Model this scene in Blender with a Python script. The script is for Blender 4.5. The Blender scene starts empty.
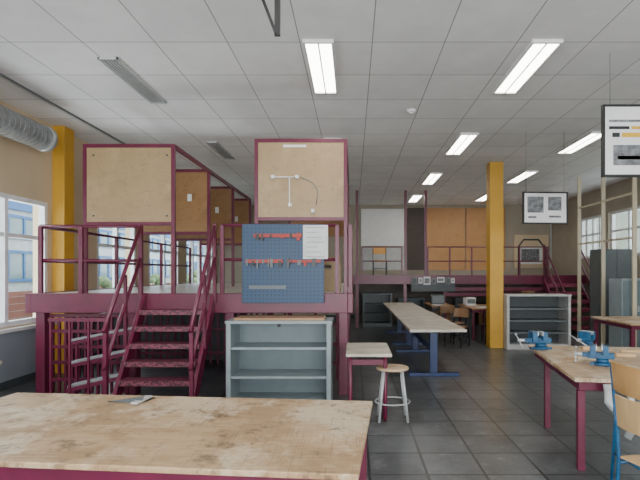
import bpy, bmesh, math, random
from mathutils import Vector, Matrix
random.seed(4)
S=1.15          # unit conversion of the survey numbers to metres
F=485.0; CH=1.4; CZ=3.43
XF=Matrix.Identity(4)
def setxf(x=0,y=0,z=0,rz=0,rx=0):
    global XF
    XF=Matrix.Translation((x,y,z))@Matrix.Rotation(math.radians(rz),4,'Z')@Matrix.Rotation(math.radians(rx),4,'X')
def V(p): return (XF@Vector(p))*S
# ---------------------------------------------------------------- materials
MATS={}
def nodes(name):
    m=bpy.data.materials.new(name); m.use_nodes=True
    nt=m.node_tree; b=nt.nodes['Principled BSDF']; return m,nt,b
def mat(name,c,rough=.5,metal=0,c2=None,scale=6,stretch=(1,1,1),bump=0,detail=4,spec=None,lo=.3,hi=.7):
    if name in MATS: return MATS[name]
    m,nt,b=nodes(name)
    b.inputs['Roughness'].default_value=rough; b.inputs['Metallic'].default_value=metal
    if spec is not None: b.inputs['Specular IOR Level'].default_value=spec
    if c2 is None: c2=tuple(v*.82 for v in c)
    tc=nt.nodes.new('ShaderNodeTexCoord'); mp=nt.nodes.new('ShaderNodeMapping'); mp.inputs['Scale'].default_value=stretch
    n=nt.nodes.new('ShaderNodeTexNoise'); n.inputs['Scale'].default_value=scale; n.inputs['Detail'].default_value=detail
    r=nt.nodes.new('ShaderNodeValToRGB'); r.color_ramp.elements[0].position=lo; r.color_ramp.elements[1].position=hi
    r.color_ramp.elements[0].color=(*c2,1); r.color_ramp.elements[1].color=(*c,1)
    nt.links.new(tc.outputs['Object'],mp.inputs[0]); nt.links.new(mp.outputs[0],n.inputs['Vector'])
    nt.links.new(n.outputs[0],r.inputs[0]); nt.links.new(r.outputs[0],b.inputs['Base Color'])
    if bump:
        bp=nt.nodes.new('ShaderNodeBump'); bp.inputs['Strength'].default_value=bump
        nt.links.new(n.outputs[0],bp.inputs['Height']); nt.links.new(bp.outputs[0],b.inputs['Normal'])
    MATS[name]=m; return m
def benchmat(name,base,grain,stain,dark,vert=False,k=1.0,light=(.78,.68,.54),g=.6,patch=1.0):
    m,nt,b=nodes(name); b.inputs['Roughness'].default_value=.45
    L=nt.links.new
    tc=nt.nodes.new('ShaderNodeTexCoord'); m0=nt.nodes.new('ShaderNodeMapping')
    if vert: m0.inputs['Rotation'].default_value=(math.radians(90),0,0)
    L(tc.outputs['Object'],m0.inputs[0])
    def noise(scale,stretch,detail,lo,hi,rough=.6,rot=0,off=0):
        mp=nt.nodes.new('ShaderNodeMapping'); mp.inputs['Scale'].default_value=stretch; mp.inputs['Rotation'].default_value=(0,0,rot); mp.inputs['Location'].default_value=(off,off*.7,off*.3)
        n=nt.nodes.new('ShaderNodeTexNoise'); n.inputs['Scale'].default_value=scale; n.inputs['Detail'].default_value=detail; n.inputs['Roughness'].default_value=rough
        r=nt.nodes.new('ShaderNodeMapRange'); r.inputs[1].default_value=lo; r.inputs[2].default_value=hi
        L(m0.outputs[0],mp.inputs[0]); L(mp.outputs[0],n.inputs['Vector']); L(n.outputs[0],r.inputs[0]); return r.outputs[0]
    def mix(a,b_,f,mul=1):
        x=nt.nodes.new('ShaderNodeMix'); x.data_type='RGBA'
        mm=nt.nodes.new('ShaderNodeMath'); mm.operation='MULTIPLY'; mm.inputs[1].default_value=mul; L(f,mm.inputs[0]); L(mm.outputs[0],x.inputs['Factor'])
        if isinstance(a,tuple): x.inputs[6].default_value=(*a,1)
        else: L(a,x.inputs[6])
        x.inputs[7].default_value=(*b_,1); return x.outputs[2]
    c=mix(base,grain,noise(7,(.8,16,1),6,.35,.65),g*k)
    c=mix(c,stain,noise(2.6,(1,1.4,1),12,.47,.56,.68,off=3),.85*k*patch)
    c=mix(c,light,noise(2.0,(1.3,1,1.7),12,.50,.58,.68,1.2,off=7),.85*k*patch)
    c=mix(c,dark,noise(7,(1,1,1),12,.54,.62,.75,off=1),.75*k*patch)
    c=mix(c,dark,noise(6,(.5,36,1),3,.60,.65,.5,.5),.55*k*patch)
    c=mix(c,light,noise(6,(.5,34,1),3,.60,.64,.5,-.35),.55*k*patch)
    c=mix(c,dark,noise(5,(30,.6,1),3,.62,.66,.5,.25,off=2),.45*k*patch)
    L(c,b.inputs['Base Color']); return m
def tilemat(name,c1,c2,mortar,w,h,ms,rough,off=(0,0,0),bump=.0,stain=None,offset=0.0,rot=None,scuff=None):
    m,nt,b=nodes(name); b.inputs['Roughness'].default_value=rough
    tc=nt.nodes.new('ShaderNodeTexCoord'); mp=nt.nodes.new('ShaderNodeMapping'); mp.inputs['Location'].default_value=off
    if rot: mp.inputs['Rotation'].default_value=rot
    br=nt.nodes.new('ShaderNodeTexBrick'); br.offset=offset; br.squash=1
    br.inputs['Scale'].default_value=1; br.inputs['Brick Width'].default_value=w; br.inputs['Row Height'].default_value=h
    br.inputs['Mortar Size'].default_value=ms; br.inputs['Mortar Smooth'].default_value=.1
    br.inputs['Color1'].default_value=(*c1,1); br.inputs['Color2'].default_value=(*c2,1); br.inputs['Mortar'].default_value=(*mortar,1)
    nt.links.new(tc.outputs['Object'],mp.inputs[0]); nt.links.new(mp.outputs[0],br.inputs['Vector'])
    n=nt.nodes.new('ShaderNodeTexNoise'); n.inputs['Scale'].default_value=1.6; n.inputs['Detail'].default_value=12; n.inputs['Roughness'].default_value=.72
    nt.links.new(tc.outputs['Object'],n.inputs['Vector'])
    r=nt.nodes.new('ShaderNodeValToRGB'); r.color_ramp.elements[0].position=.38; r.color_ramp.elements[1].position=.64
    st=stain or (.85,1.1)
    r.color_ramp.elements[0].color=(st[0],)*3+(1,); r.color_ramp.elements[1].color=(st[1],)*3+(1,)
    nt.links.new(n.outputs[0],r.inputs[0])
    last=br.outputs[0]
    if scuff:
        for (sc_,st_,lo,hi,col,f) in scuff:
            mp2=nt.nodes.new('ShaderNodeMapping'); mp2.inputs['Scale'].default_value=st_; mp2.inputs['Rotation'].default_value=(0,0,.6)
            n2=nt.nodes.new('ShaderNodeTexNoise'); n2.inputs['Scale'].default_value=sc_; n2.inputs['Detail'].default_value=10; n2.inputs['Roughness'].default_value=.75
            r2=nt.nodes.new('ShaderNodeMapRange'); r2.inputs[1].default_value=lo; r2.inputs[2].default_value=hi; r2.inputs[4].default_value=f
            inv=nt.nodes.new('ShaderNodeMath'); inv.operation='SUBTRACT'; inv.inputs[0].default_value=1; nt.links.new(br.outputs['Fac'],inv.inputs[1])
            mu=nt.nodes.new('ShaderNodeMath'); mu.operation='MULTIPLY'
            x=nt.nodes.new('ShaderNodeMix'); x.data_type='RGBA'; x.inputs[7].default_value=(*col,1)
            nt.links.new(tc.outputs['Object'],mp2.inputs[0]); nt.links.new(mp2.outputs[0],n2.inputs['Vector']); nt.links.new(n2.outputs[0],r2.inputs[0])
            nt.links.new(r2.outputs[0],mu.inputs[0]); nt.links.new(inv.outputs[0],mu.inputs[1])
            nt.links.new(mu.outputs[0],x.inputs['Factor']); nt.links.new(last,x.inputs[6]); last=x.outputs[2]
    mx=nt.nodes.new('ShaderNodeMix'); mx.data_type='RGBA'; mx.blend_type='MULTIPLY'; mx.inputs['Factor'].default_value=1
    nt.links.new(last,mx.inputs[6]); nt.links.new(r.outputs[0],mx.inputs[7])
    nt.links.new(mx.outputs[2],b.inputs['Base Color'])
    if bump:
        bp=nt.nodes.new('ShaderNodeBump'); bp.inputs['Strength'].default_value=bump; bp.inputs['Distance'].default_value=.01
        nt.links.new(n.outputs[0],bp.inputs['Height']); nt.links.new(bp.outputs[0],b.inputs['Normal'])
    return m
def emat(name,c,s):
    m,nt,b=nodes(name); b.inputs['Base Color'].default_value=(*c,1)
    b.inputs['Emission Color'].default_value=(*c,1); b.inputs['Emission Strength'].default_value=s
    return m
MAROON=mat('maroon_steel',(.135,.009,.040),.36,c2=(.095,.007,.029),scale=5)
PLY=benchmat('plywood',(.37,.255,.13),(.32,.215,.105),(.31,.205,.10),(.20,.13,.07),vert=True,k=.75,light=(.43,.31,.17),patch=.8)
PLYD=benchmat('plywood_orange',(.29,.155,.06),(.24,.12,.043),(.22,.11,.04),(.13,.07,.03),vert=True,k=.6,light=(.32,.18,.08))
PLYB=benchmat('warm_tan_plywood',(.48,.24,.08),(.42,.20,.065),(.40,.185,.06),(.26,.125,.045),vert=True,k=.5,light=(.50,.27,.10))
PLYT=mat('brown_table_wood',(.36,.20,.09),.4,c2=(.25,.13,.055),scale=3,stretch=(1,5,1))
BENCH=benchmat('worn_beech_bench_top',(.47,.32,.18),(.41,.27,.145),(.34,.205,.10),(.13,.08,.045),k=1.0,light=(.60,.49,.35),g=.4)
BEECH=mat('beech_wood',(.58,.38,.19),.45,c2=(.47,.29,.13),scale=3,stretch=(1,5,1))
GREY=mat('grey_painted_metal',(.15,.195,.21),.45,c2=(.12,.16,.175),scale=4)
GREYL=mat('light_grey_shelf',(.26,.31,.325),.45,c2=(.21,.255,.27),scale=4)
VENTG=mat('vent_light_grey',(.50,.52,.52),.5,c2=(.44,.46,.46))
DGREY=mat('dark_grey_metal',(.06,.07,.075),.5)
MGREY=mat('mid_grey_metal',(.13,.15,.155),.5)
LOCK=mat('locker_grey',(.095,.108,.112),.5)
BLUEV=mat('blue_enamel',(.014,.11,.23),.38,c2=(.008,.055,.13),scale=14)
BLUED=mat('dark_blue_steel',(.010,.032,.12),.4)
RED=mat('red_plastic',(.38,.03,.018),.5)
BLACK=mat('black_paint',(.01,.01,.011),.45)
WHITE=mat('white_paint',(.75,.75,.74),.55,c2=(.68,.68,.67))
WHITET=mat('white_laminate',(.58,.52,.43),.4,c2=(.42,.37,.30),scale=3,detail=12,lo=.4,hi=.6)
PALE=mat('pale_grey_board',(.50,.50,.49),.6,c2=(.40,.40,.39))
STEPG=mat('step_grey',(.27,.28,.29),.6,c2=(.20,.21,.22))
YEL=mat('mustard_yellow_paint',(.62,.345,.03),.5,c2=(.52,.275,.022),scale=2)
CREAM=mat('cream_paint',(.55,.49,.36),.6,c2=(.47,.41,.29),scale=2)
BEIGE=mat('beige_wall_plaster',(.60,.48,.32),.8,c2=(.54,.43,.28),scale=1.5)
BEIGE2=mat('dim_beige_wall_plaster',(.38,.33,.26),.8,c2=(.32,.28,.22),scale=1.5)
STEEL=mat('galvanised_steel',(.55,.57,.58),.38,metal=.5,c2=(.42,.44,.45),scale=9)
STEELD=mat('duct_seam_steel',(.28,.30,.31),.45,metal=.5)
PIPE=mat('pale_tube_metal',(.50,.52,.52),.35,metal=.1)
PAPER=mat('paper',(.68,.69,.70),.8)
DARKW=mat('dark_opening_brown',(.07,.055,.045),.7)  # dark colour standing in for the shade inside openings
BACKING=mat('dark_backing_brown',(.15,.125,.105),.7,c2=(.09,.075,.065),scale=3)
GRAYP=mat('grey_print',(.25,.26,.27),.7,c2=(.06,.06,.07),scale=14)
YELP=mat('yellow_print',(.7,.42,.03),.7)
DECK=mat('platform_deck_lino',(.60,.55,.52),.3,c2=(.50,.46,.43),scale=3)
FRAMEW=mat('white_window_frame',(.78,.79,.80),.5)
GREEN=mat('leaves',(.22,.30,.16),.8,c2=(.11,.18,.08),scale=12)
LINO=mat('outside_paving',(.45,.44,.42),.9)
CLAD=mat('grey_blue_wall_panel',(.30,.33,.37),.6,c2=(.25,.28,.32),scale=2)
ceilm=tilemat('ceiling_tiles',(.83,.83,.825),(.77,.77,.77),(.31,.31,.31),.64*S,.712*S,.006,.9,off=(.12,.05,0),stain=(.90,1.0))
floorm=tilemat('dark_floor_tiles',(.098,.103,.108),(.066,.071,.076),(.014,.014,.015),.46,.46,.012,.30,stain=(.70,1.30),bump=.1,
   scuff=[(5,(1,1,1),.55,.66,(.22,.215,.21),.5),(5,(.7,20,1),.60,.65,(.28,.27,.26),.5),(8,(1,1,1),.57,.66,(.02,.02,.022),.5)])
brickm=tilemat('red_brick',(.30,.13,.10),(.24,.10,.075),(.34,.30,.28),.21,.07,.008,.9,offset=.5,rot=(math.radians(90),0,math.radians(90)))
LAMP=emat('fluorescent_tube_glow',(1,.97,.90),13)
gm=bpy.data.materials.new('window_glass'); gm.use_nodes=True; nt=gm.node_tree; nt.nodes.clear()
o=nt.nodes.new('ShaderNodeOutputMaterial'); t=nt.nodes.new('ShaderNodeBsdfTransparent'); g=nt.nodes.new('ShaderNodeBsdfGlossy'); g.inputs['Roughness'].default_value=.03
mx=nt.nodes.new('ShaderNodeMixShader'); mx.inputs[0].default_value=.07; t.inputs[0].default_value=(.93,.97,.97,1)
nt.links.new(t.outputs[0],mx.inputs[1]); nt.links.new(g.outputs[0],mx.inputs[2]); nt.links.new(mx.outputs[0],o.inputs[0]); GLASS=gm
# ---------------------------------------------------------------- geometry helpers
COL=bpy.context.scene.collection
WP={}   # world position of each object
class G:
    def __init__(s): s.bm=bmesh.new()
    def box(s,x0,x1,y0,y1,z0,z1):
        v=[s.bm.verts.new(V((x,y,z))) for x in (x0,x1) for y in (y0,y1) for z in (z0,z1)]
        for f in ((0,1,3,2),(4,6,7,5),(0,4,5,1),(2,3,7,6),(0,2,6,4),(1,5,7,3)): s.bm.faces.new([v[i] for i in f])
        return s
    def cyl(s,p0,p1,r,r2=None,n=12):
        r2=r if r2 is None else r2
        a=Vector(p0); b=Vector(p1); d=(b-a).normalized()
        u=d.orthogonal().normalized(); w=d.cross(u)
        A=[];B=[]
        for i in range(n):
            t=2*math.pi*i/n; e=u*math.cos(t)+w*math.sin(t)
            A.append(s.bm.verts.new(V(a+e*r))); B.append(s.bm.verts.new(V(b+e*r2)))
        for i in range(n):
            f=s.bm.faces.new([A[i],A[(i+1)%n],B[(i+1)%n],B[i]]); f.smooth=True
        s.bm.faces.new(A[::-1]); s.bm.faces.new(B); return s
    def tube(s,pts,r,n=10,closed=False):
        P=[Vector(p) for p in pts]; N=len(P); rings=[]; prev=None
        for i in range(N):
            if closed: d=(P[(i+1)%N]-P[i-1])
            else: d=P[min(i+1,N-1)]-P[max(i-1,0)]
            d.normalize()
            u=(prev-d*prev.dot(d)) if prev is not None else d.orthogonal()
            u.normalize(); prev=u; w=d.cross(u)
            k=1.0
            if 0<i<N-1:
                c=(P[i]-P[i-1]).normalized().dot((P[i+1]-P[i]).normalized()); k=1/max(.5,math.sqrt((1+c)/2))
                k=min(k,1.3)
            rings.append([s.bm.verts.new(V(P[i]+(u*math.cos(2*math.pi*j/n)+w*math.sin(2*math.pi*j/n))*r*k)) for j in range(n)])
        for i in range(N if closed else N-1):
            A=rings[i];B=rings[(i+1)%N]
            for j in range(n):
                f=s.bm.faces.new([A[j],A[(j+1)%n],B[(j+1)%n],B[j]]); f.smooth=True
        if not closed: s.bm.faces.new(rings[0][::-1]); s.bm.faces.new(rings[-1])
        return s
    def bar(s,p0,p1,w,h):
        a=Vector(p0); b=Vector(p1); d=(b-a).normalized()
        u=Vector((0,0,1)).cross(d)
        if u.length<.01: u=Vector((1,0,0))
        u.normalize(); k=d.cross(u)
        v=[]
        for q in (a,b):
            for i,j in ((-1,-1),(1,-1),(1,1),(-1,1)): v.append(s.bm.verts.new(V(q+u*i*w/2+k*j*h/2)))
        for f in ((3,2,1,0),(4,5,6,7),(0,1,5,4),(1,2,6,5),(2,3,7,6),(3,0,4,7)): s.bm.faces.new([v[i] for i in f])
        return s
    def poly(s,pts,ext):
        e=Vector(ext); a=[s.bm.verts.new(V(p)) for p in pts]; b=[s.bm.verts.new(V(Vector(p)+e)) for p in pts]; n=len(a)
        s.bm.faces.new(a); s.bm.faces.new(b[::-1])
        for i in range(n): s.bm.faces.new([a[i],b[i],b[(i+1)%n],a[(i+1)%n]])
        return s
    def ball(s,c,r,sub=2,sc=(1,1,1)):
        m=Matrix.Translation(V(c))@Matrix.Diagonal((r*S*sc[0],r*S*sc[1],r*S*sc[2],1))
        q=bmesh.ops.create_icosphere(s.bm,subdivisions=sub,radius=1,matrix=m)
        for v in q['verts']:
            for f in v.link_faces: f.smooth=True
        return s
def finish(name,g,m,parent=None,bevel=.0,label=None,origin=None):
    bm=g.bm; bmesh.ops.recalc_face_normals(bm,faces=bm.faces[:])
    xs=[v.co for v in bm.verts]
    if origin is None:
        o=Vector(((min(c.x for c in xs)+max(c.x for c in xs))/2,(min(c.y for c in xs)+max(c.y for c in xs))/2,min(c.z for c in xs)))
    else: o=Vector(origin)
    bmesh.ops.translate(bm,verts=bm.verts[:],vec=-o)
    me=bpy.data.meshes.new(name); bm.to_mesh(me); bm.free(); me.materials.append(m)
    ob=bpy.data.objects.new(name,me); COL.objects.link(ob)
    if parent: ob.parent=parent; ob.location=o-WP[parent.name]
    else: ob.location=o
    WP[ob.name]=o
    if label: ob['label']=label
    if bevel:
        b=ob.modifiers.new('bevel','BEVEL'); b.width=bevel; b.segments=2; b.limit_method='ANGLE'; b.angle_limit=.7
        b.harden_normals=False
    return ob
def root(name,label,cat,p=(0,0,0),group=None):
    e=bpy.data.objects.new(name,None); e.empty_display_size=.1; COL.objects.link(e)
    e.location=V(p); WP[e.name]=V(p).copy(); e['label']=label; e['category']=cat
    if group: e['group']=group
    return e
def solo(name,label,cat,g,m,bevel=0,group=None):
    o=finish(name,g,m,None,bevel,label); o['category']=cat
    if group: o['group']=group
    return o
def struct(name,g,m,bevel=0):
    o=finish(name,g,m,None,bevel); o['kind']='structure'; return o
def dup(r,x,y,z=None,label=None,rz=0):
    n=r.copy(); COL.objects.link(n)
    old=WP[r.name]; n.location=Vector((x*S,y*S,old.z if z is None else z*S)); n.rotation_euler=(0,0,math.radians(rz))
    WP[n.name]=n.location.copy()
    if label: n['label']=label
    for c in [c for c in r.children]:
        k=c.copy(); COL.objects.link(k); k.parent=n; WP[k.name]=WP[c.name]
        for d in [q for q in c.children]:
            k2=d.copy(); COL.objects.link(k2); k2.parent=k; WP[k2.name]=WP[d.name]
    return n
def X(px,D): return (px-353)*D/F
def Z(py,D): return CH+(272-py)*D/F
# ---------------------------------------------------------------- room shell
YB=14.7; YR=-3.2; XL=-4.17; XR=6.0
setxf()
struct('floor',G().box(XL-.2,XR+.2,YR-.2,YB+.2,-.12,0),floorm)
struct('ceiling',G().box(XL-.2,XR+.2,YR-.2,YB+.2,CZ,CZ+.12),ceilm)
SZ,TZ=.74,2.345
piers=[(YR-.2,YR+.2),(.1,.4),(3.2,3.5),(6.62,7.9),(9.3,9.9),(11.6,12.1),(YB-.3,YB)]
g=G().box(XL-.2,XL,YR-.2,YB,TZ,CZ)
g.box(XL-.2,XL,YR-.2,YB,0,SZ)
for a,b in piers: g.box(XL-.2,XL,a,b,SZ,TZ)
struct('wall_left',g,BEIGE)
def window(idx,a,b,axis_x,z0,z1,nm,trans=None,side=-1):
    g=G(); t=.06; x0=axis_x-.04; x1=axis_x+.04
    g.box(x0,x1,a,b,z0,z0+t).box(x0,x1,a,b,z1-t,z1).box(x0,x1,a,a+t,z0+t,z1-t).box(x0,x1,b-t,b,z0+t,z1-t)
    for i in range(1,nm):
        y=a+(b-a)*i/nm; g.box(x0,x1,y-t/2,y+t/2,z0+t,z1-t)
    if trans: g.box(x0+.01,x1-.01,a+t,b-t,trans-.025,trans+.025)
    w=struct('window_%d'%idx,g,FRAMEW)
    finish('glass_pane',G().box(axis_x-.005,axis_x+.005,a+t,b-t,z0+t,z1-t),GLASS,w)
    return w
k=1
for i in range(len(piers)-1):
    a=piers[i][1]; b=piers[i+1][0]
    window(k,a,b,XL-.04,SZ,TZ,2 if b-a<2 else 4,1.85); k+=1
g=G().box(XR,XR+.2,YR-.2,YB,0,1.75).box(XR,XR+.2,YR-.2,YB,2.8,CZ)
rp=[(YR-.2,YR+.3),(1,1.3),(4.6,4.9),(8.2,8.4),(11.4,11.6),(12.9,YB)]
for a,b in rp: g.box(XR,XR+.2,a,b,1.75,2.8)
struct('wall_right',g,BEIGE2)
for i in range(len(rp)-1):
    window(k,rp[i][1],rp[i+1][0],XR+.1,1.75,2.8,4,2.35); k+=1
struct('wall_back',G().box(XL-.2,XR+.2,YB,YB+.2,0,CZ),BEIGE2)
g=G().box(XL-.2,XR+.2,YR-.2,YR,0,.8).box(XL-.2,XR+.2,YR-.2,YR,2.9,CZ)
for a,b in ((XL-.2,XL+.6),(-.2,.4),(XR-.6,XR+.2)): g.box(a,b,YR-.2,YR,.8,2.9)
struct('wall_rear',g,BEIGE)
struct('trim_1',G().box(XL,XL+.09,3.3,14.3,SZ-.06,SZ-.02),WHITE)
struct('trim_2',G().box(-3.615,-3.595,3.2,9.5,CZ-.02,CZ),MGREY)
struct('trim_3',G().box(XL,XL+.035,YR,YB,.1,SZ-.06),CLAD)
struct('baseboard_left',G().box(XL,XL+.04,YR,YB,0,.1),DGREY)
struct('baseboard_back',G().box(XL,XR,YB-.02,YB,0,.1),DGREY)
# ---------------------------------------------------------------- outdoors
BX=-8.6
r=root('school_building','brick and blue-white building with window rows across the yard','building',(BX-1.5,9,-.6))
finish('brick_base',G().box(BX-3,BX,3,36,-.6,.90),brickm,r)
finish('upper_wall',G().box(BX-3,BX,3,36,.90,3.7),mat('pale_facade',(.52,.57,.60),.6),r)
bg_=mat('blue_glass',(.16,.24,.28),.2,c2=(.26,.34,.36),scale=2)
bf_=mat('blue_fascia_paint',(.05,.17,.42),.5)
for z0,z1 in ((1.15,1.95),(2.25,2.85)):
    for i in range(22):
        y=3.3+i*1.45
        w_=finish('facade_window',G().box(BX,BX+.03,y,y+1.25,z0,z1),bg_,r)
        g=G().box(BX+.03,BX+.06,y,y+1.25,z0,z0+.07).box(BX+.03,BX+.06,y,y+1.25,z1-.07,z1).box(BX+.03,BX+.06,y,y+.07,z0+.07,z1-.07).box(BX+.03,BX+.06,y+1.18,y+1.25,z0+.07,z1-.07).box(BX+.03,BX+.06,y+.59,y+.66,z0+.07,z1-.07)
        finish('window_frame',g,bf_,w_)
finish('blue_fascia',G().box(BX,BX+.08,3,36,2.98,3.2),bf_,r)
solo('dimming_wall','dull beige wall added outside to dim the high windows','building',G().box(8.5,8.9,2,18,-.6,3.4),mat('dimming_wall_beige',(.30,.31,.27),.8,c2=(.20,.23,.18),scale=1.2))  # made-up wall outside, placed to tone down the bright right windows
solo('paving','pale paved school yard outside the windows','paving',G().box(-30,XL-.2,-8,38,-.72,-.6),LINO)
for i,(x,y,r0) in enumerate([(-7.6,13.6,.75),(-7.5,17.5,.8),(-7.5,22.5,.85)]):
    g=G()
    rr=random.Random(i)
    for j in range(40):
        g.ball((x+rr.uniform(-.5,.5)*r0,y+rr.uniform(-1.3,1.3)*r0,.1+rr.uniform(-.3,1.5)*r0),r0*rr.uniform(.14,.3),2,(1,1,.8))
    solo('shrub','muted green shrub standing in the yard outside','shrub',g.cyl((x,y,-.6),(x,y,.5),.08),GREEN,group='shrubs outside the windows')
# ---------------------------------------------------------------- columns
solo('column','square mustard-yellow painted column beside the windows','column',G().box(XL,-4.0,6.72,6.96,0,CZ),YEL,bevel=.008)
solo('column','square mustard-yellow painted column standing in the open floor','column',G().box(X(490,8.93),X(503.5,8.93),8.93,9.18,0,CZ),YEL,bevel=.008)
# ---------------------------------------------------------------- duct
DZ=3.03
r=root('ventilation_duct','galvanised spiral ventilation duct hanging below the ceiling','duct',(-3.75,4.3,2.88))
g=G(); g.cyl((-3.78,2.4,DZ),(-3.78,5.90,DZ),.148,n=32)
finish('duct_tube',g,STEEL,r)
for i in range(46):
    y=2.45+i*.075
    g=G().cyl((-3.78,y,DZ),(-3.78,y+.008,DZ),.151,n=32)
    finish('seam',g,STEELD,r)
finish('duct_end_collar',G().cyl((-3.78,5.88,DZ),(-3.78,5.96,DZ),.157,n=32),STEEL,r)
for y in (3.6,5.1): finish('hanger_wire',G().cyl((-3.78,y,DZ+.14),(-3.78,y,CZ),.006,n=6),DGREY,r)
# ---------------------------------------------------------------- ceiling lights
def light(x,y):
    r=root('ceiling_light','long recessed fluorescent ceiling light with white housing','light',(x,y,CZ-.03),'fluorescent ceiling lights')
    w=.135;l=.61
    g=G().box(x-w,x+w,y-l,y-l+.025,CZ-.03,CZ).box(x-w,x+w,y+l-.025,y+l,CZ-.03,CZ)
    g.box(x-w,x-w+.02,y-l+.025,y+l-.025,CZ-.03,CZ).box(x+w-.02,x+w,y-l+.025,y+l-.025,CZ-.03,CZ).box(x-.007,x+.007,y-l+.025,y+l-.025,CZ-.03,CZ)
    finish('housing',g,WHITE,r)
    finish('lamp_diffuser',G().box(x-w+.02,x-.007,y-l+.025,y+l-.025,CZ-.018,CZ-.004).box(x+.007,x+w-.02,y-l+.025,y+l-.025,CZ-.018,CZ-.004),LAMP,r)
    return r
l0=light(-.305,4.84)
for xx,yy in [(1.70,4.84),(1.70,7.68),(1.70,10.5),(1.70,13.3),(3.57,7.6),(3.57,10.3),(3.57,13.1),(3.57,4.84),(-.305,7.95),(-.305,10.7),(1.70,2.0),(-.305,2.0),(-2.3,2.0),(-.305,-.8),(1.7,-.8)]:
    dup(l0,xx,yy)
def vent(x,y0,y1,w=.19):
    r=root('air_vent','light grey slatted linear air vent set in the ceiling','vent',(x,(y0+y1)/2,CZ-.02),'ceiling air vents')
    g=G().box(x-w/2,x+w/2,y0,y0+.02,CZ-.02,CZ).box(x-w/2,x+w/2,y1-.02,y1,CZ-.02,CZ).box(x-w/2,x-w/2+.015,y0,y1,CZ-.02,CZ).box(x+w/2-.015,x+w/2,y0,y1,CZ-.02,CZ)
    finish('vent_frame',g,VENTG,r)
    finish('vent_opening',G().box(x-w/2+.01,x+w/2-.01,y0+.01,y1-.01,CZ-.006,CZ-.001),MGREY,r)
    for i in range(5):
        xx=x-w/2+.018+i*(w-.036)/5; finish('slat',G().box(xx+.006,xx+.020,y0+.02,y1-.02,CZ-.016,CZ-.008),VENTG,r)
vent(-2.32,4.58,5.79); vent(-2.2,7.55,8.65)
solo('smoke_detector','small round white smoke detector on the ceiling','smoke detector',G().cyl((.73,6.08,CZ),(.73,6.08,CZ-.03),.06,.05,20).cyl((.73,6.08,CZ-.03),(.73,6.08,CZ-.05),.03,.025,16),WHITE)
r=root('ceiling_bracket','black steel triangular bracket hanging from the ceiling','bracket',(-.52,3.0,2.86))
finish('strut',G().bar((-.69,3.0,CZ),(-.475,3.0,2.87),.035,.018),BLACK,r)
finish('strut',G().bar((-.465,3.0,CZ),(-.468,3.0,2.86),.035,.018),BLACK,r)
finish('strut',G().bar((-.57,3.0,3.12),(-.465,3.0,3.12),.03,.012),BLACK,r)
finish('mounting_plate',G().box(-.74,-.42,2.95,3.05,CZ-.015,CZ),BLACK,r)
# ---------------------------------------------------------------- mezzanine platform
PZ=1.15; PF=5.5; PL=-3.62; PR=-.06; PB=10.9
r=root('mezzanine_platform','raised maroon steel platform with pale deck','platform',((PL+PR)/2,8,0))
finish('deck',G().box(PL,PR,PF,PB,PZ-.04,PZ),DECK,r)
finish('edge_beam',G().box(PL,PR,PF-.06,PF,PZ-.21,PZ+.01),MAROON,r,bevel=.006)
finish('edge_beam',G().box(PR,PR+.06,PF-.06,PB,PZ-.21,PZ+.01),MAROON,r,bevel=.006)
finish('edge_beam',G().box(PL-.06,PL,PF-.06,PB,PZ-.21,PZ+.01),MAROON,r,bevel=.006)
for yy in (7.3,9.1,PB-.06): finish('cross_beam',G().box(PL,PR,yy,yy+.06,PZ-.2,PZ-.04),MAROON,r)
for xx in (PL+.02,-2.55,-1.45,PR-.1):
    for yy in (PF,8.2,PB-.14):
        finish('post',G().box(xx,xx+.1,yy,yy+.1,0,PZ-.04),MAROON,r,bevel=.005)
def railing(p,posts,z0,heights,rr=.018,pr=.022):
    for a in posts:
        finish('railing_post',G().box(a[0]-pr,a[0]+pr,a[1]-pr,a[1]+pr,z0,z0+heights[-1]),MAROON,p,bevel=.003)
    for h in heights:
        g=G(); g.tube([(a[0],a[1],z0+h) for a in posts],rr); finish('rail',g,MAROON,p)
LX=PL+.06
rr_=root('platform_railing','maroon tubular guard rail along the platform edge','railing',(-3,PF+.03,PZ))
railing(rr_,[(LX,PB-.3),(LX,9),(LX,7.3),(LX,PF+.03),(-3.10,PF+.03),(-2.42,PF+.03)],PZ,(.38,.77))
rr_=root('platform_railing','maroon tubular guard rail beside the stair top','railing',(-1.0,PF+.03,PZ))
railing(rr_,[(-1.48,PF-.01),(-1.16,PF-.01),(-.18,PF-.01)],PZ+.01,(.38,.77))
rr_=root('platform_railing','maroon guard rail along the inner platform edge','railing',(PR+.03,8.5,PZ))
railing(rr_,[(PR+.03,PF+.05),(PR+.03,7.2),(PR+.03,9),(PR+.03,PB-.1)],PZ+.01,(.38,.77))
r=root('storage_rack','maroon steel barred storage rack below the platform','rack',(-3.0,5.75,0))
for i in range(13): finish('bar',G().box(-3.50+i*.076,-3.475+i*.076,5.62,5.65,.0,.90),MAROON,r)
for z in (.88,.70,.52,.34,.14): finish('rack_rail',G().box(-3.52,-2.56,5.59,5.62,z,z+.035),MAROON,r)
r=root('storage_rack','maroon steel barred rack deeper below the platform','rack',(-2.5,7.4,0))
for i in range(16): finish('bar',G().box(-3.3+i*.11,-3.27+i*.11,7.44,7.47,.0,.95),MAROON,r)
for z in (.9,.5,.14): finish('rack_rail',G().box(-3.32,-1.6,7.41,7.44,z,z+.04),MAROON,r)
solo('stored_panel','dark grey panel leaning below the platform','panel',G().box(-3.4,-1.7,7.7,7.74,0,1.05),DGREY)
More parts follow.
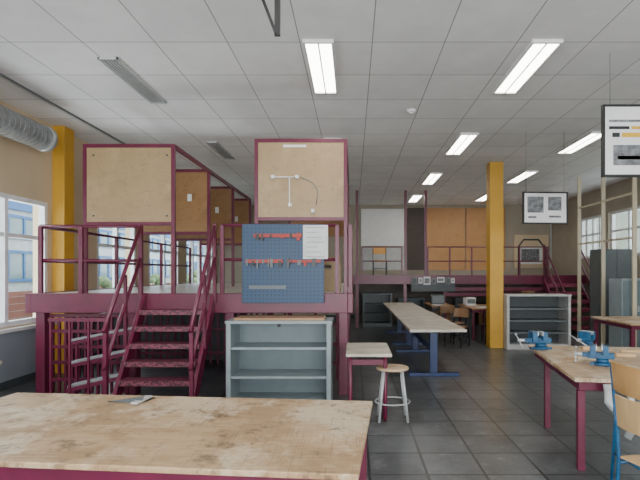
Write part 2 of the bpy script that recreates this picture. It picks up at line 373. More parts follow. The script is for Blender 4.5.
# pale slanted steps beside the stair
r=root('step_unit','slanted grey steps on maroon bars beside the stair','steps',(-2.8,5.3,0))
def slab(x0,x1,y0,y1,zl,zr,th):
    return G().poly([(x0,y0,zl),(x1,y0,zr),(x1,y0,zr+th),(x0,y0,zl+th)],(0,y1-y0,0))
for (x0,ya,yb_,zl,zr) in ((-3.08,5.28,5.43,.64,.78),(-2.98,5.10,5.25,.43,.56),(-2.90,4.92,5.07,.22,.34)):
    finish('step',slab(x0,-2.38,ya,yb_,zl,zr,.026),STEPG,r,bevel=.003)
    finish('support_rail',G().bar((x0,ya-.012,zl-.02),(-2.38,ya-.012,zr-.02),.02,.035),MAROON,r)
    for x,zz in ((x0+.02,zl-.01),((x0-2.38)/2,(zl+zr)/2-.02),(-2.42,zr-.03)): finish('support',G().box(x,x+.025,ya+.06,ya+.085,0,zz),MAROON,r)
for i in range(4): finish('guard_bar',G().box(-3.06+i*.19,-3.04+i*.19,4.885,4.905,0,.9-.0*i),MAROON,r)
finish('guard_rail',G().box(-3.07,-2.45,4.88,4.91,.9,.935),MAROON,r)
r=root('shelf_rack','maroon steel shelf rack with horizontal bars under the platform','rack',(-1.2,6.3,0))
for x in (-1.5,-1.42,-1.34,-1.26,-1.18,-.9,-.5,-.22): finish('upright',G().box(x,x+.03,6.3,6.34,0,.95),MAROON,r)
for z in (.2,.45,.7,.9): finish('rack_rail',G().box(-1.5,-.18,6.27,6.30,z,z+.035),MAROON,r)
sx0,sx1=-2.33,-1.565
r=root('staircase','steep maroon steel staircase with open grated treads','staircase',((sx0+sx1)/2,5.0,0))
B0=4.58
for x in (sx0-.02,sx1-.02):
    finish('stringer',G().poly([(x,B0,0),(x,B0+.16,0),(x,PF-.07,PZ-.18),(x,PF-.07,PZ),(x,PF-.10,PZ)],(.04,0,0)),MAROON,r,bevel=.003)
n=7
MESHT=mat('perforated_tread',(.20,.045,.075),.45,c2=(.05,.01,.02),scale=45,stretch=(1,2,1),detail=0,lo=.45,hi=.5)
for k in range(1,n):
    z=PZ*k/n; y=B0+.07+(PF-B0-.08)*(k-.35)/n
    g=G().box(sx0+.02,sx1-.02,y-.09,y-.075,z-.05,z).box(sx0+.02,sx1-.02,y+.095,y+.11,z-.035,z).box(sx0+.02,sx1-.02,y-.075,y+.095,z-.012,z)
    finish('tread',g,MESHT,r)
for x in (sx0-.04,sx1+.02):
    for dz in (0,-.36):
        pts=[(x,B0+.02,.83+dz),(x,PF-.08,1.92+dz)]
        finish('handrail',G().tube(pts,.02),MAROON,r)
    finish('handrail_post',G().bar((x,B0+.06,.0),(x,B0+.06,.87),.035,.035),MAROON,r)
    finish('handrail_post',G().bar((x,PF-.085,PZ-.1),(x,PF-.085,1.94),.035,.035),MAROON,r)
    finish('handrail_post',G().bar((x,5.05,.6),(x,5.05,1.37),.03,.03),MAROON,r)
# ---------------------------------------------------------------- booth partitions
def partition(y,x0,x1,zb,zt,board,label,link=None):
    r=root('booth_partition',label,'partition',((x0+x1)/2,y,PZ),'plywood booth partitions')
    w=.042
    finish('frame_post',G().box(x0,x0+w,y-w/2,y+w/2,PZ,zt),MAROON,r,bevel=.003)
    finish('frame_post',G().box(x1-w,x1,y-w/2,y+w/2,PZ,zt),MAROON,r,bevel=.003)
    finish('frame_rail',G().box(x0+w,x1-w,y-w/2,y+w/2,zt-w,zt),MAROON,r,bevel=.003)
    finish('frame_rail',G().box(x0+w,x1-w,y-w/2,y+w/2,zb-w,zb),MAROON,r,bevel=.003)
    finish('board',G().box(x0+w,x1-w,y-.012,y+.012,zb,zt-w),board,r)
    if link:
        finish('top_rail',G().box(x1-w,x1,y+w/2,link,zt-w,zt),MAROON,r)
        finish('top_rail',G().box(x0,x0+w,y+w/2,link,zt-w,zt),MAROON,r)
    return r
ys=[5.62,7.0,8.4,9.8]
for i,y in enumerate(ys):
    p=partition(y,-3.12 if i==0 else -3.10,-2.06,1.98,2.88,PLY if i==0 else PLYD,
      'pale plywood booth partition in maroon steel frame' if i==0 else 'orange-brown plywood booth partition in maroon steel frame',
      ys[i+1]-.023 if i<3 else None)
    if i in (1,2,3):
        finish('socket',G().box(-2.38,-2.32,y-.03,y-.012,2.42,2.52),WHITE,p,bevel=.003)
    else:
        for xx,zz in ((-3.0,2.75),(-2.15,2.75),(-3.0,2.05),(-2.15,2.05)): finish('bolt',G().cyl((xx,y-.02,zz),(xx,y-.012,zz),.012,n=10),DGREY,p)
b=partition(5.58,-1.13,-.065,2.03,2.93,PLY,'pale plywood booth partition with white conduit and sockets',8.17)
y=5.55
g=G().box(X(275,y),X(294,y),y-.008,y+.018,Z(177,y)-.005,Z(177,y)+.005).box(X(289,y),X(289,y)+.009,y-.008,y+.018,Z(205,y),Z(177,y))
finish('conduit',g,WHITE,b)
for px,py in ((273,177),(290,205),(313,211),(297,177)):
    finish('socket',G().box(X(px,y)-.02,X(px,y)+.02,y-.025,y+.018,Z(py,y)-.02,Z(py,y)+.02),WHITE,b,bevel=.004)
finish('hanging_cable',G().tube([(X(316,y),y,Z(205,y)),(X(318,y),y,Z(190,y)),(X(312,y),y,Z(182,y)),(X(300,y),y,Z(177,y))],.004,6),GREY,b)
finish('patch_board',G().box(X(283,y),X(306,y),y+.010,y+.020,Z(147,y),Z(144.5,y)),WHITE,b)
r=root('booth_partition','dark side partition of the booth in maroon frame','partition',(-.1,6.9,PZ),'plywood booth partitions')
finish('board',G().box(-.10,-.085,5.62,8.14,2.03,2.87),PLYD,r)
finish('frame_post',G().box(-.11,-.066,8.13,8.17,PZ,2.86),MAROON,r)
finish('frame_rail',G().box(-.11,-.07,5.62,8.13,1.985,2.03),MAROON,r)
r=root('booth_partition','plywood rear partition of the corner booth','partition',(-.6,8.2,PZ),'plywood booth partitions')
finish('board',G().box(-1.05,-.12,8.2,8.22,2.0,2.88),PLYD,r)
finish('frame_post',G().box(-1.10,-1.05,8.19,8.235,PZ,2.93),MAROON,r)
finish('frame_post',G().box(-.12,-.075,8.19,8.235,PZ,2.93),MAROON,r)
r=root('wooden_crate','upright plywood box with handle hole on the platform deck','crate',(-.32,6.3,PZ))
finish('crate_body',G().box(-.50,-.16,6.25,6.5,PZ,PZ+.45),PLY,r,bevel=.006)
finish('handle_hole',G().box(-.38,-.28,6.243,6.25,PZ+.3,PZ+.34),DARKW,r)
# ---------------------------------------------------------------- pegboard
py0=5.37
m,nt,bs=nodes('perforated_blue'); bs.inputs['Roughness'].default_value=.45
tc=nt.nodes.new('ShaderNodeTexCoord'); vm=nt.nodes.new('ShaderNodeMapping'); vm.inputs['Scale'].default_value=(1,0.0001,1)
vo=nt.nodes.new('ShaderNodeTexVoronoi'); vo.inputs['Scale'].default_value=20; vo.inputs['Randomness'].default_value=0
rp_=nt.nodes.new('ShaderNodeValToRGB'); rp_.color_ramp.elements[0].position=.17; rp_.color_ramp.elements[1].position=.21
rp_.color_ramp.elements[0].color=(.002,.007,.018,1); rp_.color_ramp.elements[1].color=(.006,.044,.11,1)
nt.links.new(tc.outputs['Object'],vm.inputs[0]); nt.links.new(vm.outputs[0],vo.inputs['Vector']); nt.links.new(vo.outputs['Distance'],rp_.inputs[0]); nt.links.new(rp_.outputs[0],bs.inputs['Base Color'])
r=root('pegboard','blue perforated metal tool board fixed to the platform front','pegboard',((X(282,py0)),py0,Z(302,py0)))
finish('board',G().box(X(242,py0),X(324,py0),py0,py0+.025,Z(303,py0),Z(224,py0)),m,r,bevel=.003)
for px in (250,312): finish('board_bracket',G().box(X(px,py0),X(px+4,py0),py0+.025,PF-.06,Z(300,py0),Z(296,py0)),DGREY,r)
finish('tool_rail',G().box(X(254,py0),X(302,py0),py0-.035,py0,Z(237.5,py0),Z(234,py0)),RED,r)
finish('tool_rail',G().box(X(246,py0),X(283,py0),py0-.035,py0,Z(263,py0),Z(259.5,py0)),RED,r)
finish('tool_rail',G().box(X(287,py0),X(321,py0),py0-.035,py0,Z(262.5,py0),Z(260,py0)),RED,r)
finish('label_strip',G().box(X(249,py0),X(286,py0),py0-.004,py0,Z(289,py0),Z(285.5,py0)),MGREY,r)
rg=random.Random(3)
px=247
while px<319:
    w_=rg.uniform(1,3.5)
    finish('tool_holder',G().box(X(px,py0),X(px+w_,py0),py0-.037,py0-.004,Z(262.5+rg.uniform(0,6),py0),Z(258+rg.uniform(0,3),py0)),rg.choice((RED,BLACK,DGREY,BLACK,MGREY)),r)
    px+=w_+rg.uniform(.8,7)
for px in (256,262,270,281,290,297):
    finish('tool_holder',G().box(X(px,py0),X(px+rg.uniform(1.5,4),py0),py0-.037,py0-.004,Z(238+rg.uniform(0,3),py0),Z(233+rg.uniform(0,2),py0)),(BLACK,RED)[int(px)%2],r)
def paper(px0,px1,pyt,pyb,D,label='white printed sheet taped to the board',th=.004,y=None):
    g=G().box(X(px0,D),X(px1,D),D-th,D,Z(pyb,D),Z(pyt,D))
    o=solo('paper_sheet',label,'paper',g,PAPER)
    n=7; hh=(Z(pyt,D)-Z(pyb,D))/n
    for i in range(n): finish('printed_line',G().box(X(px0+3,D),X(px1-3-(i%3)*4,D),D-th-.001,D-th,Z(pyb,D)+hh*(i+.4),Z(pyb,D)+hh*(i+.52)),GREYL,o)
paper(303,328,225,259,py0-.002,'white printed sheet taped to the blue pegboard')
# ---------------------------------------------------------------- open cabinets
def cabinet(x0,x1,y0,y1,zt,nsh,label,matb,mats,inner,matback=None,zs=None):
    r=root('open_cabinet',label,'cabinet',((x0+x1)/2,(y0+y1)/2,0))
    t=.045
    g=G().box(x0,x0+t,y0,y1,0,zt-.03).box(x1-t,x1,y0,y1,0,zt-.03).box(x0+t,x1-t,y0+.02,y1-.015,.0,.09)
    finish('body',g,matb,r,bevel=.003)
    finish('back_panel',G().box(x0+t,x1-t,y1-.015,y1,.0,zt-.03),matback or matb,r)
    finish('top_panel',G().box(x0-.01,x1+.01,y0-.01,y1,zt-.03,zt),mats,r,bevel=.003)
    for i in range(nsh):
        z=zs[i] if zs else .09+(zt-.12)*(i+1)/(nsh+1)
        finish('shelf',G().box(x0+t,x1-t,y0+.02,y1-.015,z-.025,z),inner,r,bevel=.002)
    return r
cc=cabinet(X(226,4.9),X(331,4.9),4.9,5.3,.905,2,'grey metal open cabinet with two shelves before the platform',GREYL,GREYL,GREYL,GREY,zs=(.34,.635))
finish('round_vent',G().cyl((X(279,5.28),5.285,.82),(X(279,5.28),5.27,.82),.02),BLACK,cc)
solo('wooden_board','thin pale plywood board lying on grey cabinet','board',G().box(X(237,5.1),X(325,5.1),4.96,5.24,.905,.93),PLYT)
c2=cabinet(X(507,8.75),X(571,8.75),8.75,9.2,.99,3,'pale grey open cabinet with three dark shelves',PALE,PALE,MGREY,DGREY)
# ---------------------------------------------------------------- near workbench
setxf(.02,1.77,0,-5.2)
r=root('workbench','large worn beech workbench with maroon steel frame','workbench',(-1.08,.5,0))
BL=-2.19;BD=1.02
finish('bench_top',G().box(BL,0,0,BD,.635,.66),BENCH,r,bevel=.006)
finish('apron',G().box(BL+.03,-.03,.03,.07,.565,.634),MAROON,r,bevel=.003)
finish('apron',G().box(BL+.03,-.03,BD-.07,BD-.03,.565,.634),MAROON,r,bevel=.003)
finish('apron',G().box(BL+.03,BL+.07,.07,BD-.07,.565,.634),MAROON,r,bevel=.003)
finish('apron',G().box(-.07,-.03,.07,BD-.07,.565,.634),MAROON,r,bevel=.003)
for x in (BL+.03,-.09):
    for y in (.03,BD-.09): finish('leg',G().box(x,x+.06,y,y+.06,0,.564),MAROON,r,bevel=.004)
r=root('metal_bracket','small dark folded metal bracket lying on the bench top','bracket',(-1.38,.87,.66))
finish('bracket_plate',G().poly([(-1.50,.86,.661),(-1.30,.84,.661),(-1.28,.85,.70)],(0,.008,0)),DGREY,r)
finish('bracket_flange',G().poly([(-1.50,.86,.661),(-1.30,.845,.661),(-1.27,.96,.661),(-1.36,.93,.661)],(0,0,.004)),BLACK,r)
finish('bright_tab',G().box(-1.33,-1.29,.80,.96,.667,.677),PALE,r)
# ---------------------------------------------------------------- right workbench
setxf(1.55,3.39,0,-8.5)
r=root('workbench','worn wooden workbench with maroon square legs','workbench',(1,.6,0))
finish('bench_top',G().box(0,1.9,0,1.55,.63,.66),BENCH,r,bevel=.006)
for a in ((.04,1.86,.04,.08),(.04,1.86,1.40,1.44),(.04,.08,.08,1.40),(1.82,1.86,.08,1.40)): finish('apron',G().box(*a,.565,.63),MAROON,r,bevel=.003)
for x in (.03,1.80):
    for y in (.03,.98): finish('leg',G().box(x,x+.05,y,y+.05,0,.565),MAROON,r,bevel=.004)
for i,(x,y,w,d,h,rz_) in enumerate([(.62,.95,.16,.05,.025,10),(.95,.70,.10,.04,.04,0),(.75,1.2,.2,.03,.02,0),(.35,.25,.12,.03,.02,0),(.45,1.3,.1,.06,.03,0),(.15,.75,.09,.02,.015,0)]):
    solo('wood_offcut','small rough wooden offcut lying on the workbench','wood offcut',G().box(x,x+w,y,y+d,.661,.661+h),PLYT if i%2 else BEECH,bevel=.002,group='wood offcuts on the bench')
def vise(x,y,z,rz,label,sc=1.0):
    setxf(x,y,z,rz)
    k=sc
    r=root('bench_vise',label,'vise',(0,0,0),'blue bench vises')
    finish('base',G().cyl((0,0,0),(0,0,.02*k),.055*k,n=20).cyl((0,0,.02*k),(0,0,.045*k),.04*k,.035*k,20).box(-.075*k,.075*k,-.02*k,.02*k,0,.015*k),BLUEV,r)
    finish('body',G().box(-.09*k,.07*k,-.025*k,.025*k,.045*k,.085*k).box(.0,.035*k,-.05*k,.05*k,.07*k,.13*k),BLUEV,r,bevel=.004)
    finish('sliding_jaw',G().box(-.075*k,-.04*k,-.05*k,.05*k,.06*k,.13*k).box(-.12*k,-.03*k,-.02*k,.02*k,.05*k,.08*k),BLUEV,r,bevel=.004)
    finish('jaw_plate',G().box(-.04*k,-.034*k,-.05*k,.05*k,.105*k,.133*k),STEEL,r)
    finish('jaw_plate',G().box(-.006*k,0,-.05*k,.05*k,.105*k,.133*k),STEEL,r)
    finish('spindle',G().cyl((-.17*k,0,.065*k),(-.1*k,0,.065*k),.012*k),STEEL,r)
    finish('handle',G().cyl((-.16*k,-.07*k,.03*k),(-.16*k,.07*k,.10*k),.005*k,n=8).ball((-.16*k,-.07*k,.03*k),.01*k,1).ball((-.16*k,.07*k,.10*k),.01*k,1),STEEL,r)
    return r
vise(1.80,4.65,.66,0,'blue bench vise clamped at the bench corner',1.3)
vise(2.35,4.85,.66,35,'blue bench vise clamped on the bench',1.15)
vise(1.98,3.85,.66,-25,'blue bench vise bolted near the middle of the bench',1.2)
setxf()
g=G().tube([(1.75,3.32,.60),(1.73,3.28,.52),(1.77,3.26,.46),(1.86,3.26,.44),(1.89,3.26,.36),(1.85,3.27,.28)],.026).tube([(1.87,3.30,.62),(1.88,3.27,.52),(1.85,3.26,.44)],.022)
solo('clamp_tube','pale grey bent metal clamp tube hanging from bench edge','clamp',g.cyl((1.75,3.33,.628),(1.75,3.32,.58),.03).cyl((1.87,3.32,.628),(1.87,3.3,.6),.03),PIPE)
# ---------------------------------------------------------------- tables
def desk(x0,x1,y0,y1,zt,label,top,legm,legw=.04,style='frame',thick=.03):
    r=root('table',label,'table',((x0+x1)/2,(y0+y1)/2,0))
    finish('table_top',G().box(x0,x1,y0,y1,zt-thick,zt),top,r,bevel=.005)
    zb=zt-thick
    if style=='frame':
        for a in ((x0+.03,x1-.03,y0+.03,y0+.06),(x0+.03,x1-.03,y1-.06,y1-.03)): finish('apron',G().box(*a,zb-.06,zb),legm,r)
        for a in ((x0+.03,x0+.06,y0+.06,y1-.06),(x1-.06,x1-.03,y0+.06,y1-.06)): finish('apron',G().box(*a,zb-.06,zb),legm,r)
        for x in (x0+.03,x1-.03-legw):
            for y in (y0+.03,y1-.03-legw): finish('leg',G().box(x,x+legw,y,y+legw,0,zb-.06),legm,r,bevel=.003)
    elif style=='tsled':
        for y in (y0+.35,y1-.45):
            finish('leg',G().box((x0+x1)/2-.05,(x0+x1)/2+.05,y,y+.07,.05,zb-.05),legm,r,bevel=.004)
            finish('foot_bar',G().box(x0+.03,x1-.02,y-.01,y+.08,0,.05),legm,r,bevel=.006)
            finish('support_bar',G().box(x0+.05,x1-.05,y,y+.07,zb-.05,zb),legm,r,bevel=.004)
        finish('stretcher',G().box((x0+x1)/2-.02,(x0+x1)/2+.02,y0+.42,y1-.45,.3,.36),legm,r)
    elif style=='cleg':
        for x in (x0+.04,x1-.06):
            finish('leg',G().tube([(x,y1-.1,zb-.018),(x,y0+.07,zb-.018),(x,y0+.05,zb-.03),(x,y0+.05,.04),(x,y0+.06,.022),(x,y0+.09,.018),(x,y1-.12,.018)],.018),legm,r)
        finish('stretcher',G().box(x0+.05,x1-.07,y0+.04,y0+.06,zb-.08,zb-.03),legm,r)
    return r
desk(X(346,4.5),X(392,4.5),4.5,5.22,.64,'small school desk with pale top and maroon tube legs',WHITET,MAROON,style='cleg')
desk(X(410,6.15),X(467,6.15),6.15,8.9,.67,'long table with pale worn top and dark blue pedestal legs',WHITET,BLUED,style='tsled',thick=.035)
desk(X(410,6.15),X(465,6.15),8.93,11.6,.67,'long table with pale top butted behind its twin',WHITET,BLUED,style='tsled',thick=.035)
desk(3.98,5.3,6.95,8.12,.66,'worn wooden table with maroon square legs',BENCH,MAROON,legw=.055)
desk(-4.0,-3.0,3.80,4.15,.64,'pale topped table with dark legs near windows',WHITET,DGREY)
desk(1.72,2.22,10.6,11.8,.66,'dark brown topped table with dark legs',PLYT,DGREY)
desk(2.42,3.05,9.9,11.2,.66,'brown wooden table with maroon legs',PLYT,MAROON)
desk(3.3,4.3,10.6,11.4,.66,'pale topped table with dark legs before the rear platform',WHITET,DGREY)
for i,(x,y,rz_) in enumerate([(1.9,10.9,10),(1.95,11.4,-20),(2.7,10.2,15),(2.65,10.8,0)]):
    setxf(x,y,.661,rz_); solo('paper_sheet','loose white paper sheet lying on brown table','paper',G().box(-.1,.1,-.14,.14,0,.003),PAPER,group='loose sheets on tables')
for i,(x,y,w_,h,m_,l_) in enumerate([(1.80,11.1,.3,.22,DGREY,'dark grey equipment box standing on the brown table'),(2.55,10.9,.22,.16,WHITE,'white equipment box standing on brown table'),(3.5,10.8,.35,.25,DGREY,'dark grey equipment box standing on pale table'),(3.95,10.95,.2,.3,PLYD,'brown equipment box standing on pale table')]):
    setxf(x,y,.66,i*7); r=root('equipment_box',l_,'box',(0,0,0)); finish('casing',G().box(0,w_,0,.22,.002,h),m_,r,bevel=.006); finish('front_panel',G().box(.02,w_-.02,-.006,0,.03,h-.03),MGREY,r)
setxf()
# ---------------------------------------------------------------- stool
sx,sy=X(392.5,4.62),4.62
r=root('stool','round wooden stool with white metal legs','stool',(sx,sy,0))
finish('seat',G().cyl((sx,sy,.475),(sx,sy,.498),.152,n=32),mat('pale_stool_wood',(.58,.42,.27),.5,c2=(.46,.32,.19),scale=4),r,bevel=.006)
for i in range(4):
    a=math.radians(45+90*i); c,s=math.cos(a),math.sin(a)
    finish('leg',G().cyl((sx+.19*c,sy+.17*s,0),(sx+.12*c,sy+.11*s,.475),.0125),PIPE,r)
g=G(); g.tube([(sx+.165*math.cos(2*math.pi*i/24),sy+.15*math.sin(2*math.pi*i/24),.17) for i in range(24)],.007,8,closed=True)
finish('foot_ring',g,PIPE,r)
# ---------------------------------------------------------------- chairs
def chair(x,y,rz,frame,label,z=0,k=1.0,wood=BEECH):
    setxf(x,y,z,rz)
    r=root('chair',label,'chair',(0,0,0),'school chairs')
    w=.17*k
    g=G(); n=8
    P=[]
    for i in range(n+1):
        t=i/n; yy=-.17*k+.34*k*t; zz=.405*k+.012*k*math.cos(t*math.pi)-(.02*k if i==n else 0)*1
        P.append((yy,zz))
    g.poly([(-w,a,b) for a,b in P]+[(-w,a,b+.012) for a,b in P[::-1]],(2*w,0,0)); finish('seat',g,wood,r,bevel=.003)
    pts=[]
    for i in range(9):
        t=-1+2*i/8; pts.append((t*w,-.19*k-.035*k*(1-t*t),.60*k))
    g=G().poly(pts+[(a,b+.012,c) for a,b,c in pts[::-1]],(0,-.02*k,.18*k)); finish('backrest',g,wood,r,bevel=.003)
    for s in (-1,1):
        x_=s*(w+.008)
        finish('leg',G().tube([(x_,-.20*k,.76*k),(x_,-.185*k,.60*k),(x_,-.17*k,.42*k),(x_,-.20*k,0)],.011),frame,r)
        finish('leg',G().tube([(x_,-.17*k,.39*k),(x_,.12*k,.39*k),(x_,.155*k,.37*k),(x_,.18*k,0)],.011),frame,r)
    finish('cross_bar',G().cyl((-w,.1*k,.385*k),(w,.1*k,.385*k),.009),frame,r)
    finish('cross_bar',G().cyl((-w,-.185*k,.2*k),(w,-.185*k,.2*k),.009),frame,r)
    setxf(); return r
BO=mat('beech_orange',(.56,.32,.13),.45,c2=(.46,.25,.09))
BR=mat('dull_brown_chair_wood',(.27,.15,.075),.5,c2=(.2,.11,.05))
chair(1.64,2.50,-72,BLUEV,'wooden school chair with blue metal frame at the bench',k=.96,wood=BEECH)
chair(1.92,3.01,-84,BLUEV,'orange-brown wooden chair with blue frame before the bench',wood=BO,k=1.06)
chair(1.95,9.1,140,BLACK,'wooden chair with dark frame by the long table',wood=BR,k=.9)
chair(2.05,9.75,100,BLACK,'wooden chair with dark frame by the brown table',wood=BR,k=.9)
chair(2.75,9.62,0,BLACK,'wooden chair with dark frame by the brown table',wood=BR,k=.9)
chair(1.97,10.33,0,BLACK,'wooden chair with dark frame by the dark table',wood=BR,k=.9)
chair(3.4,10.3,10,BLACK,'wooden chair with dark frame by the pale table',wood=BR,k=.9)
# ---------------------------------------------------------------- back platform
BZ=1.30; BF=12.0
r=root('rear_platform','raised maroon edged platform along the rear wall','platform',(2.5,13.3,0))
finish('deck',G().box(.05,5.8,BF+.06,YB-.03,BZ-.05,BZ),DECK,r)
finish('edge_beam',G().box(.0,5.8,BF,BF+.06,BZ-.2,BZ+.02),MAROON,r)
for z0,z1 in ((.50,.41),(.37,.28)): finish('slat',G().box(X(443,BF),X(552,BF),BF-.02,BF+.05,BZ-z0,BZ-z1),MAROON,r)
finish('dark_backing',G().box(0.05,5.8,13.4,13.45,0,BZ-.05),BACKING,r)  # added dark sheet, its colour stands in for the darkness under the deck
for px in (357,405,444,500,550):
    x=X(px,BF+.1); finish('post',G().box(x-.04,x+.04,BF+.06,BF+.14,0,BZ-.05),MAROON,r)
for px in (357,405.5,425.5):
    x=X(px,BF+.1); finish('tall_post',G().box(x-.03,x+.03,BF+.06,BF+.13,BZ,CZ),MAROON,r)
rr_=root('platform_railing','maroon guard rail along the rear platform','railing',(.8,BF+.03,BZ+.02))
railing(rr_,[(X(p,BF),BF+.03) for p in (362,402)],BZ+.02,(.35,.7),rr=.013,pr=.016)
rr_=root('platform_railing','maroon guard rail along the rear platform','railing',(3.5,BF+.03,BZ+.02))
railing(rr_,[(X(p,BF),BF+.03) for p in (428,450,472,495,520,548)],BZ+.02,(.35,.7),rr=.015,pr=.018)
yw=YB-.03
def panel(px0,px1,pyt,pyb,m,label,D=yw,name='wall_panel',cat='panel'):
    return solo(name,label,cat,G().box(X(px0,D),X(px1,D),D-.03,D+.02,Z(pyb,D),Z(pyt,D)),m)
panel(361,404,209,246,WHITE,'white board panel mounted on the rear wall')
panel(361,404,247,270,PALE,'pale grey panel low on the rear wall')
panel(427,465,208,270,PLYB,'orange-tan plywood wall panel')
panel(466,505,208,270,PLYB,'orange-tan plywood wall panel')
panel(406,425,208,270,DARKW,'dark brown sheet standing in for the dark opening between plywood boards')  # flat dark sheet, its colour replaces the shade of an opening
panel(514,548,235,268,BEIGE,'beige panel on the rear wall behind railing')
panel(550,572,212,268,PALE,'pale grey panel on the rear wall')
r=solo('framed_picture','framed dark print on the rear wall','picture',G().box(X(518,14.6),X(542,14.6),14.58,14.64,Z(264,14.6),Z(247,14.6)),WHITE)
finish('print',G().box(X(521,14.6),X(539,14.6),14.57,14.58,Z(262,14.6),Z(249,14.6)),GRAYP,r)
chair(X(380,12.4),12.5,180,DGREY,'orange wooden chair standing on rear platform',z=BZ,k=.95,wood=mat('orange_ply_seat',(.8,.42,.12),.45))
D=11.995
r=root('notice_panel','dark notice panel hung with prints below the platform beam','notice panel',(X(428,D),BF,BZ-.40))
finish('board',G().box(X(411,D),X(455,D),BF-.035,BF-.021,BZ-.38,BZ-.14),DGREY,r)
D=BF-.036
for i,(px,w_,t_,h_,mm_) in enumerate(((411.5,6,277,7.5,GRAYP),(418.5,4,277.5,6,PAPER),(423.5,7,276.8,8,PAPER),(431.5,4.5,278,6.5,GRAYP),(437,7.5,277,5.5,PAPER),(445.5,5,277.3,7.5,GRAYP),(451.2,3.5,278,5,PAPER))):
    o=solo('poster',('white printed sheet pinned to the dark notice panel' if mm_ is PAPER else 'dark photo print pinned to the notice panel'),'poster',
          G().box(X(px,D),X(px+w_,D),D-.005,D,Z(t_+h_,D),Z(t_,D)),mm_,group='posters on the platform front')
    finish('picture',G().box(X(px+1,D),X(px+w_-1,D),D-.007,D-.005,Z(t_+h_-1.5,D),Z(t_+1.5,D)),GRAYP if mm_ is PAPER else DGREY,o)
cabinet(.25,1.0,12.4,12.9,.85,2,'grey open cabinet below rear platform',MGREY,GREY,MGREY)
cabinet(1.2,1.9,12.85,13.35,.7,1,'grey open cabinet below rear platform',GREY,GREY,DGREY)
for i,(x,y,w_,h,m_) in enumerate([(2.2,12.9,.4,.5,PLYT),(2.7,12.8,.5,.7,MGREY),(3.35,12.9,.35,.4,PLYD),(3.8,12.7,.6,.8,GREY),(4.6,12.9,.4,.5,PLYT)]):
    r=root('storage_crate','open wooden or grey storage crate below the rear platform','crate',(x,y,0),'crates below the rear platform')
    g=G().box(x,x+w_,y,y+.02,0,h).box(x,x+w_,y+.33,y+.35,0,h).box(x,x+.02,y+.02,y+.33,0,h).box(x+w_-.02,x+w_,y+.02,y+.33,0,h).box(x+.02,x+w_-.02,y+.02,y+.33,0,.02)
    finish('crate_box',g,m_,r); finish('crate_handle',G().box(x+w_*.35,x+w_*.65,y-.015,y,h*.75,h*.75+.03),BLACK,r)
# rear stairs
r=root('staircase','maroon steel staircase with treads up to rear platform','staircase',(5.15,11.4,0))
a0,a1=4.70,5.55
SB=10.6
for x in (a0-.02,a1-.02): finish('stringer',G().poly([(x,SB,0),(x,SB+.2,0),(x,11.98,BZ-.2),(x,11.98,BZ)],(.04,0,0)),MAROON,r)
for k in range(1,7):
    z=BZ*k/7; yy=SB+.03+1.35*k/7
    finish('tread',G().box(a0+.02,a1-.02,yy-.02,yy+.19,z-.08,z),mat('worn_tread_maroon',(.26,.045,.085),.45),r)
for x in (a0,a1):
    for dz in (0,-.35): finish('handrail',G().tube([(x,SB+.05,.85+dz),(x,11.95,BZ+.75+dz)],.022),MAROON,r)
    finish('handrail_post',G().bar((x,SB+.1,.0),(x,SB+.1,.9),.035,.035),MAROON,r)
    finish('handrail_post',G().bar((x,11.93,BZ-.1),(x,11.93,BZ+.77),.035,.035),MAROON,r)
# ---------------------------------------------------------------- right side partition & lockers
PX=4.85
def post(y,label='slender cream painted post of the glazed partition'):
    solo('partition_post',label,'post',G().box(PX-.035,PX+.035,y-.02,y+.02,0,CZ),CREAM,bevel=.004,group='cream partition posts')
for y in (8.36,9.4,10.4): post(y)
for z in (1.98,2.75):
    for a,b in ((8.38,9.38),(9.42,10.38)):
        solo('partition_rail','cream horizontal rail between partition posts','rail',G().box(PX-.02,PX+.02,a,b,z,z+.035),CREAM,group='cream partition rails')
r=root('locker','tall dark grey metal double-door locker','locker',(5.27,9.95,0))
finish('body',G().box(4.94,5.62,9.72,10.12,0,1.86),LOCK,r,bevel=.004)
for a,b in ((4.96,5.275),(5.285,5.60)):
    d=finish('door',G().box(a,b,9.70,9.72,.06,1.83),LOCK,r)
    finish('handle',G().box(b-.05 if a<5 else a+.03,b-.03 if a<5 else a+.05,9.68,9.70,.9,1.05),STEEL,d)
r=root('tool_cabinet','lower grey metal cabinet with doors behind table','cabinet',(5.0,8.7,0))
finish('body',G().box(4.72,5.4,8.52,8.95,0,1.28),GREYL,r,bevel=.004)
for a,b in ((4.74,5.05),(5.06,5.38)):
    d=finish('door',G().box(a,b,8.50,8.52,.06,1.25),GREY,r); finish('handle',G().box(b-.06,b-.04,8.48,8.50,.7,.8),STEEL,d)
# ---------------------------------------------------------------- hanging display boards
def hboard(x0,x1,y,z0,z1,label,blocks,rz=0):
    setxf((x0+x1)/2,y,0,rz)
    w=(x1-x0)/2
    r=root('hanging_display_board',label,'display board',(0,0,z0),'hanging display boards')
    finish('board',G().box(-w+.015,w-.015,-.01,.01,z0+.015,z1-.015),WHITE,r)
    g=G().box(-w,w,-.02,.02,z0,z0+.02).box(-w,w,-.02,.02,z1-.02,z1).box(-w,-w+.02,-.02,.02,z0+.02,z1-.02).box(w-.02,w,-.02,.02,z0+.02,z1-.02)
    finish('frame',g,BLACK,r)
    for s in (-1,1): finish('suspension_wire',G().cyl((s*w*.85,0,z1),(s*w*.85,0,CZ),.003,n=6),MGREY,r)
    for (a,b,c,d,m) in blocks:
        finish('print',G().box(-w+2*w*a,-w+2*w*b,-.014,-.01,z0+(z1-z0)*c,z0+(z1-z0)*d),m,r)
    setxf()
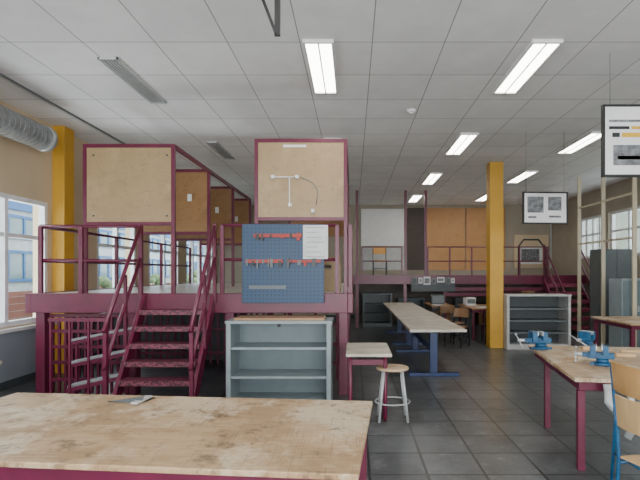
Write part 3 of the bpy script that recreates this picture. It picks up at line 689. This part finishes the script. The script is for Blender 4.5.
hboard(X(602,4.5),3.3,4.5,Z(177,4.5),Z(105,4.5),'white display board with black frame hanging on wires',
  [(.06,.7,.76,.79,GRAYP),(.06,.25,.66,.70,BLACK),(.27,.5,.66,.70,YELP),(.09,.16,.55,.61,BLACK),(.18,.35,.55,.61,YELP),(.10,.55,.16,.44,GRAYP),(.14,.4,.24,.29,YELP),(.65,.9,.2,.7,GRAYP)])
hboard(X(522,7),X(568,7),7,Z(224,7),Z(192,7),'white framed display board with two grey prints hanging on wires',
  [(.10,.46,.35,.85,GRAYP),(.56,.86,.42,.85,GRAYP),(.12,.3,.18,.24,GRAYP),(.58,.85,.2,.26,GRAYP)],rz=4)
g=G().tube([(X(520,12.2),12.3,BZ),(X(520,12.2),12.3,BZ+.75),(X(525,12.2),12.3,BZ+.92),(X(540,12.2),12.3,BZ+.92),(X(547,12.2),12.3,BZ+.7),(X(548,12.2),12.3,BZ)],.02)
solo('exhaust_arm','black curved extraction arm standing on rear platform','extraction arm',g,BLACK)
# ---------------------------------------------------------------- added fill lamps outside the walls, and the sky
def area(name,loc,direction,sx_,sy_,power,color):
    l=bpy.data.lights.new(name,'AREA'); l.shape='RECTANGLE'; l.size=sx_*S; l.size_y=sy_*S; l.energy=power; l.color=color
    o=bpy.data.objects.new(name,l); COL.objects.link(o); o.location=Vector(loc)*S
    o.rotation_euler=Vector(direction).to_track_quat('-Z','Y').to_euler()
area('fill_lamp_rear',(1,YR-.6,1.5),(0,1,.32),8,1.8,850,(.95,.98,1))  # added lamp behind the camera, tilted up to brighten the ceiling
area('fill_lamp_yard',(-5.3,6,-.1),(1,0,.75),1.0,15,1900,(.94,.97,1))  # added lamp hidden below the sills, replaces ground bounce onto the ceiling
area('fill_lamp_right',(6.9,9,.9),(-1,0,.75),1.0,12,450,(.97,.98,1))  # added upward fill lamp outside the right wall
w=bpy.data.worlds.new('world'); bpy.context.scene.world=w; w.use_nodes=True
bg=w.node_tree.nodes['Background']; bg.inputs[0].default_value=(.90,.95,1,1); bg.inputs[1].default_value=4.8
cam=bpy.data.cameras.new('camera'); co=bpy.data.objects.new('camera',cam); COL.objects.link(co)
co.location=(0,0,CH*S); co.rotation_euler=(math.radians(90),0,0)
cam.sensor_width=36; cam.lens=36*F/640
cam.shift_x=-(353-320)/640; cam.shift_y=-(240-272)/640
bpy.context.scene.camera=co
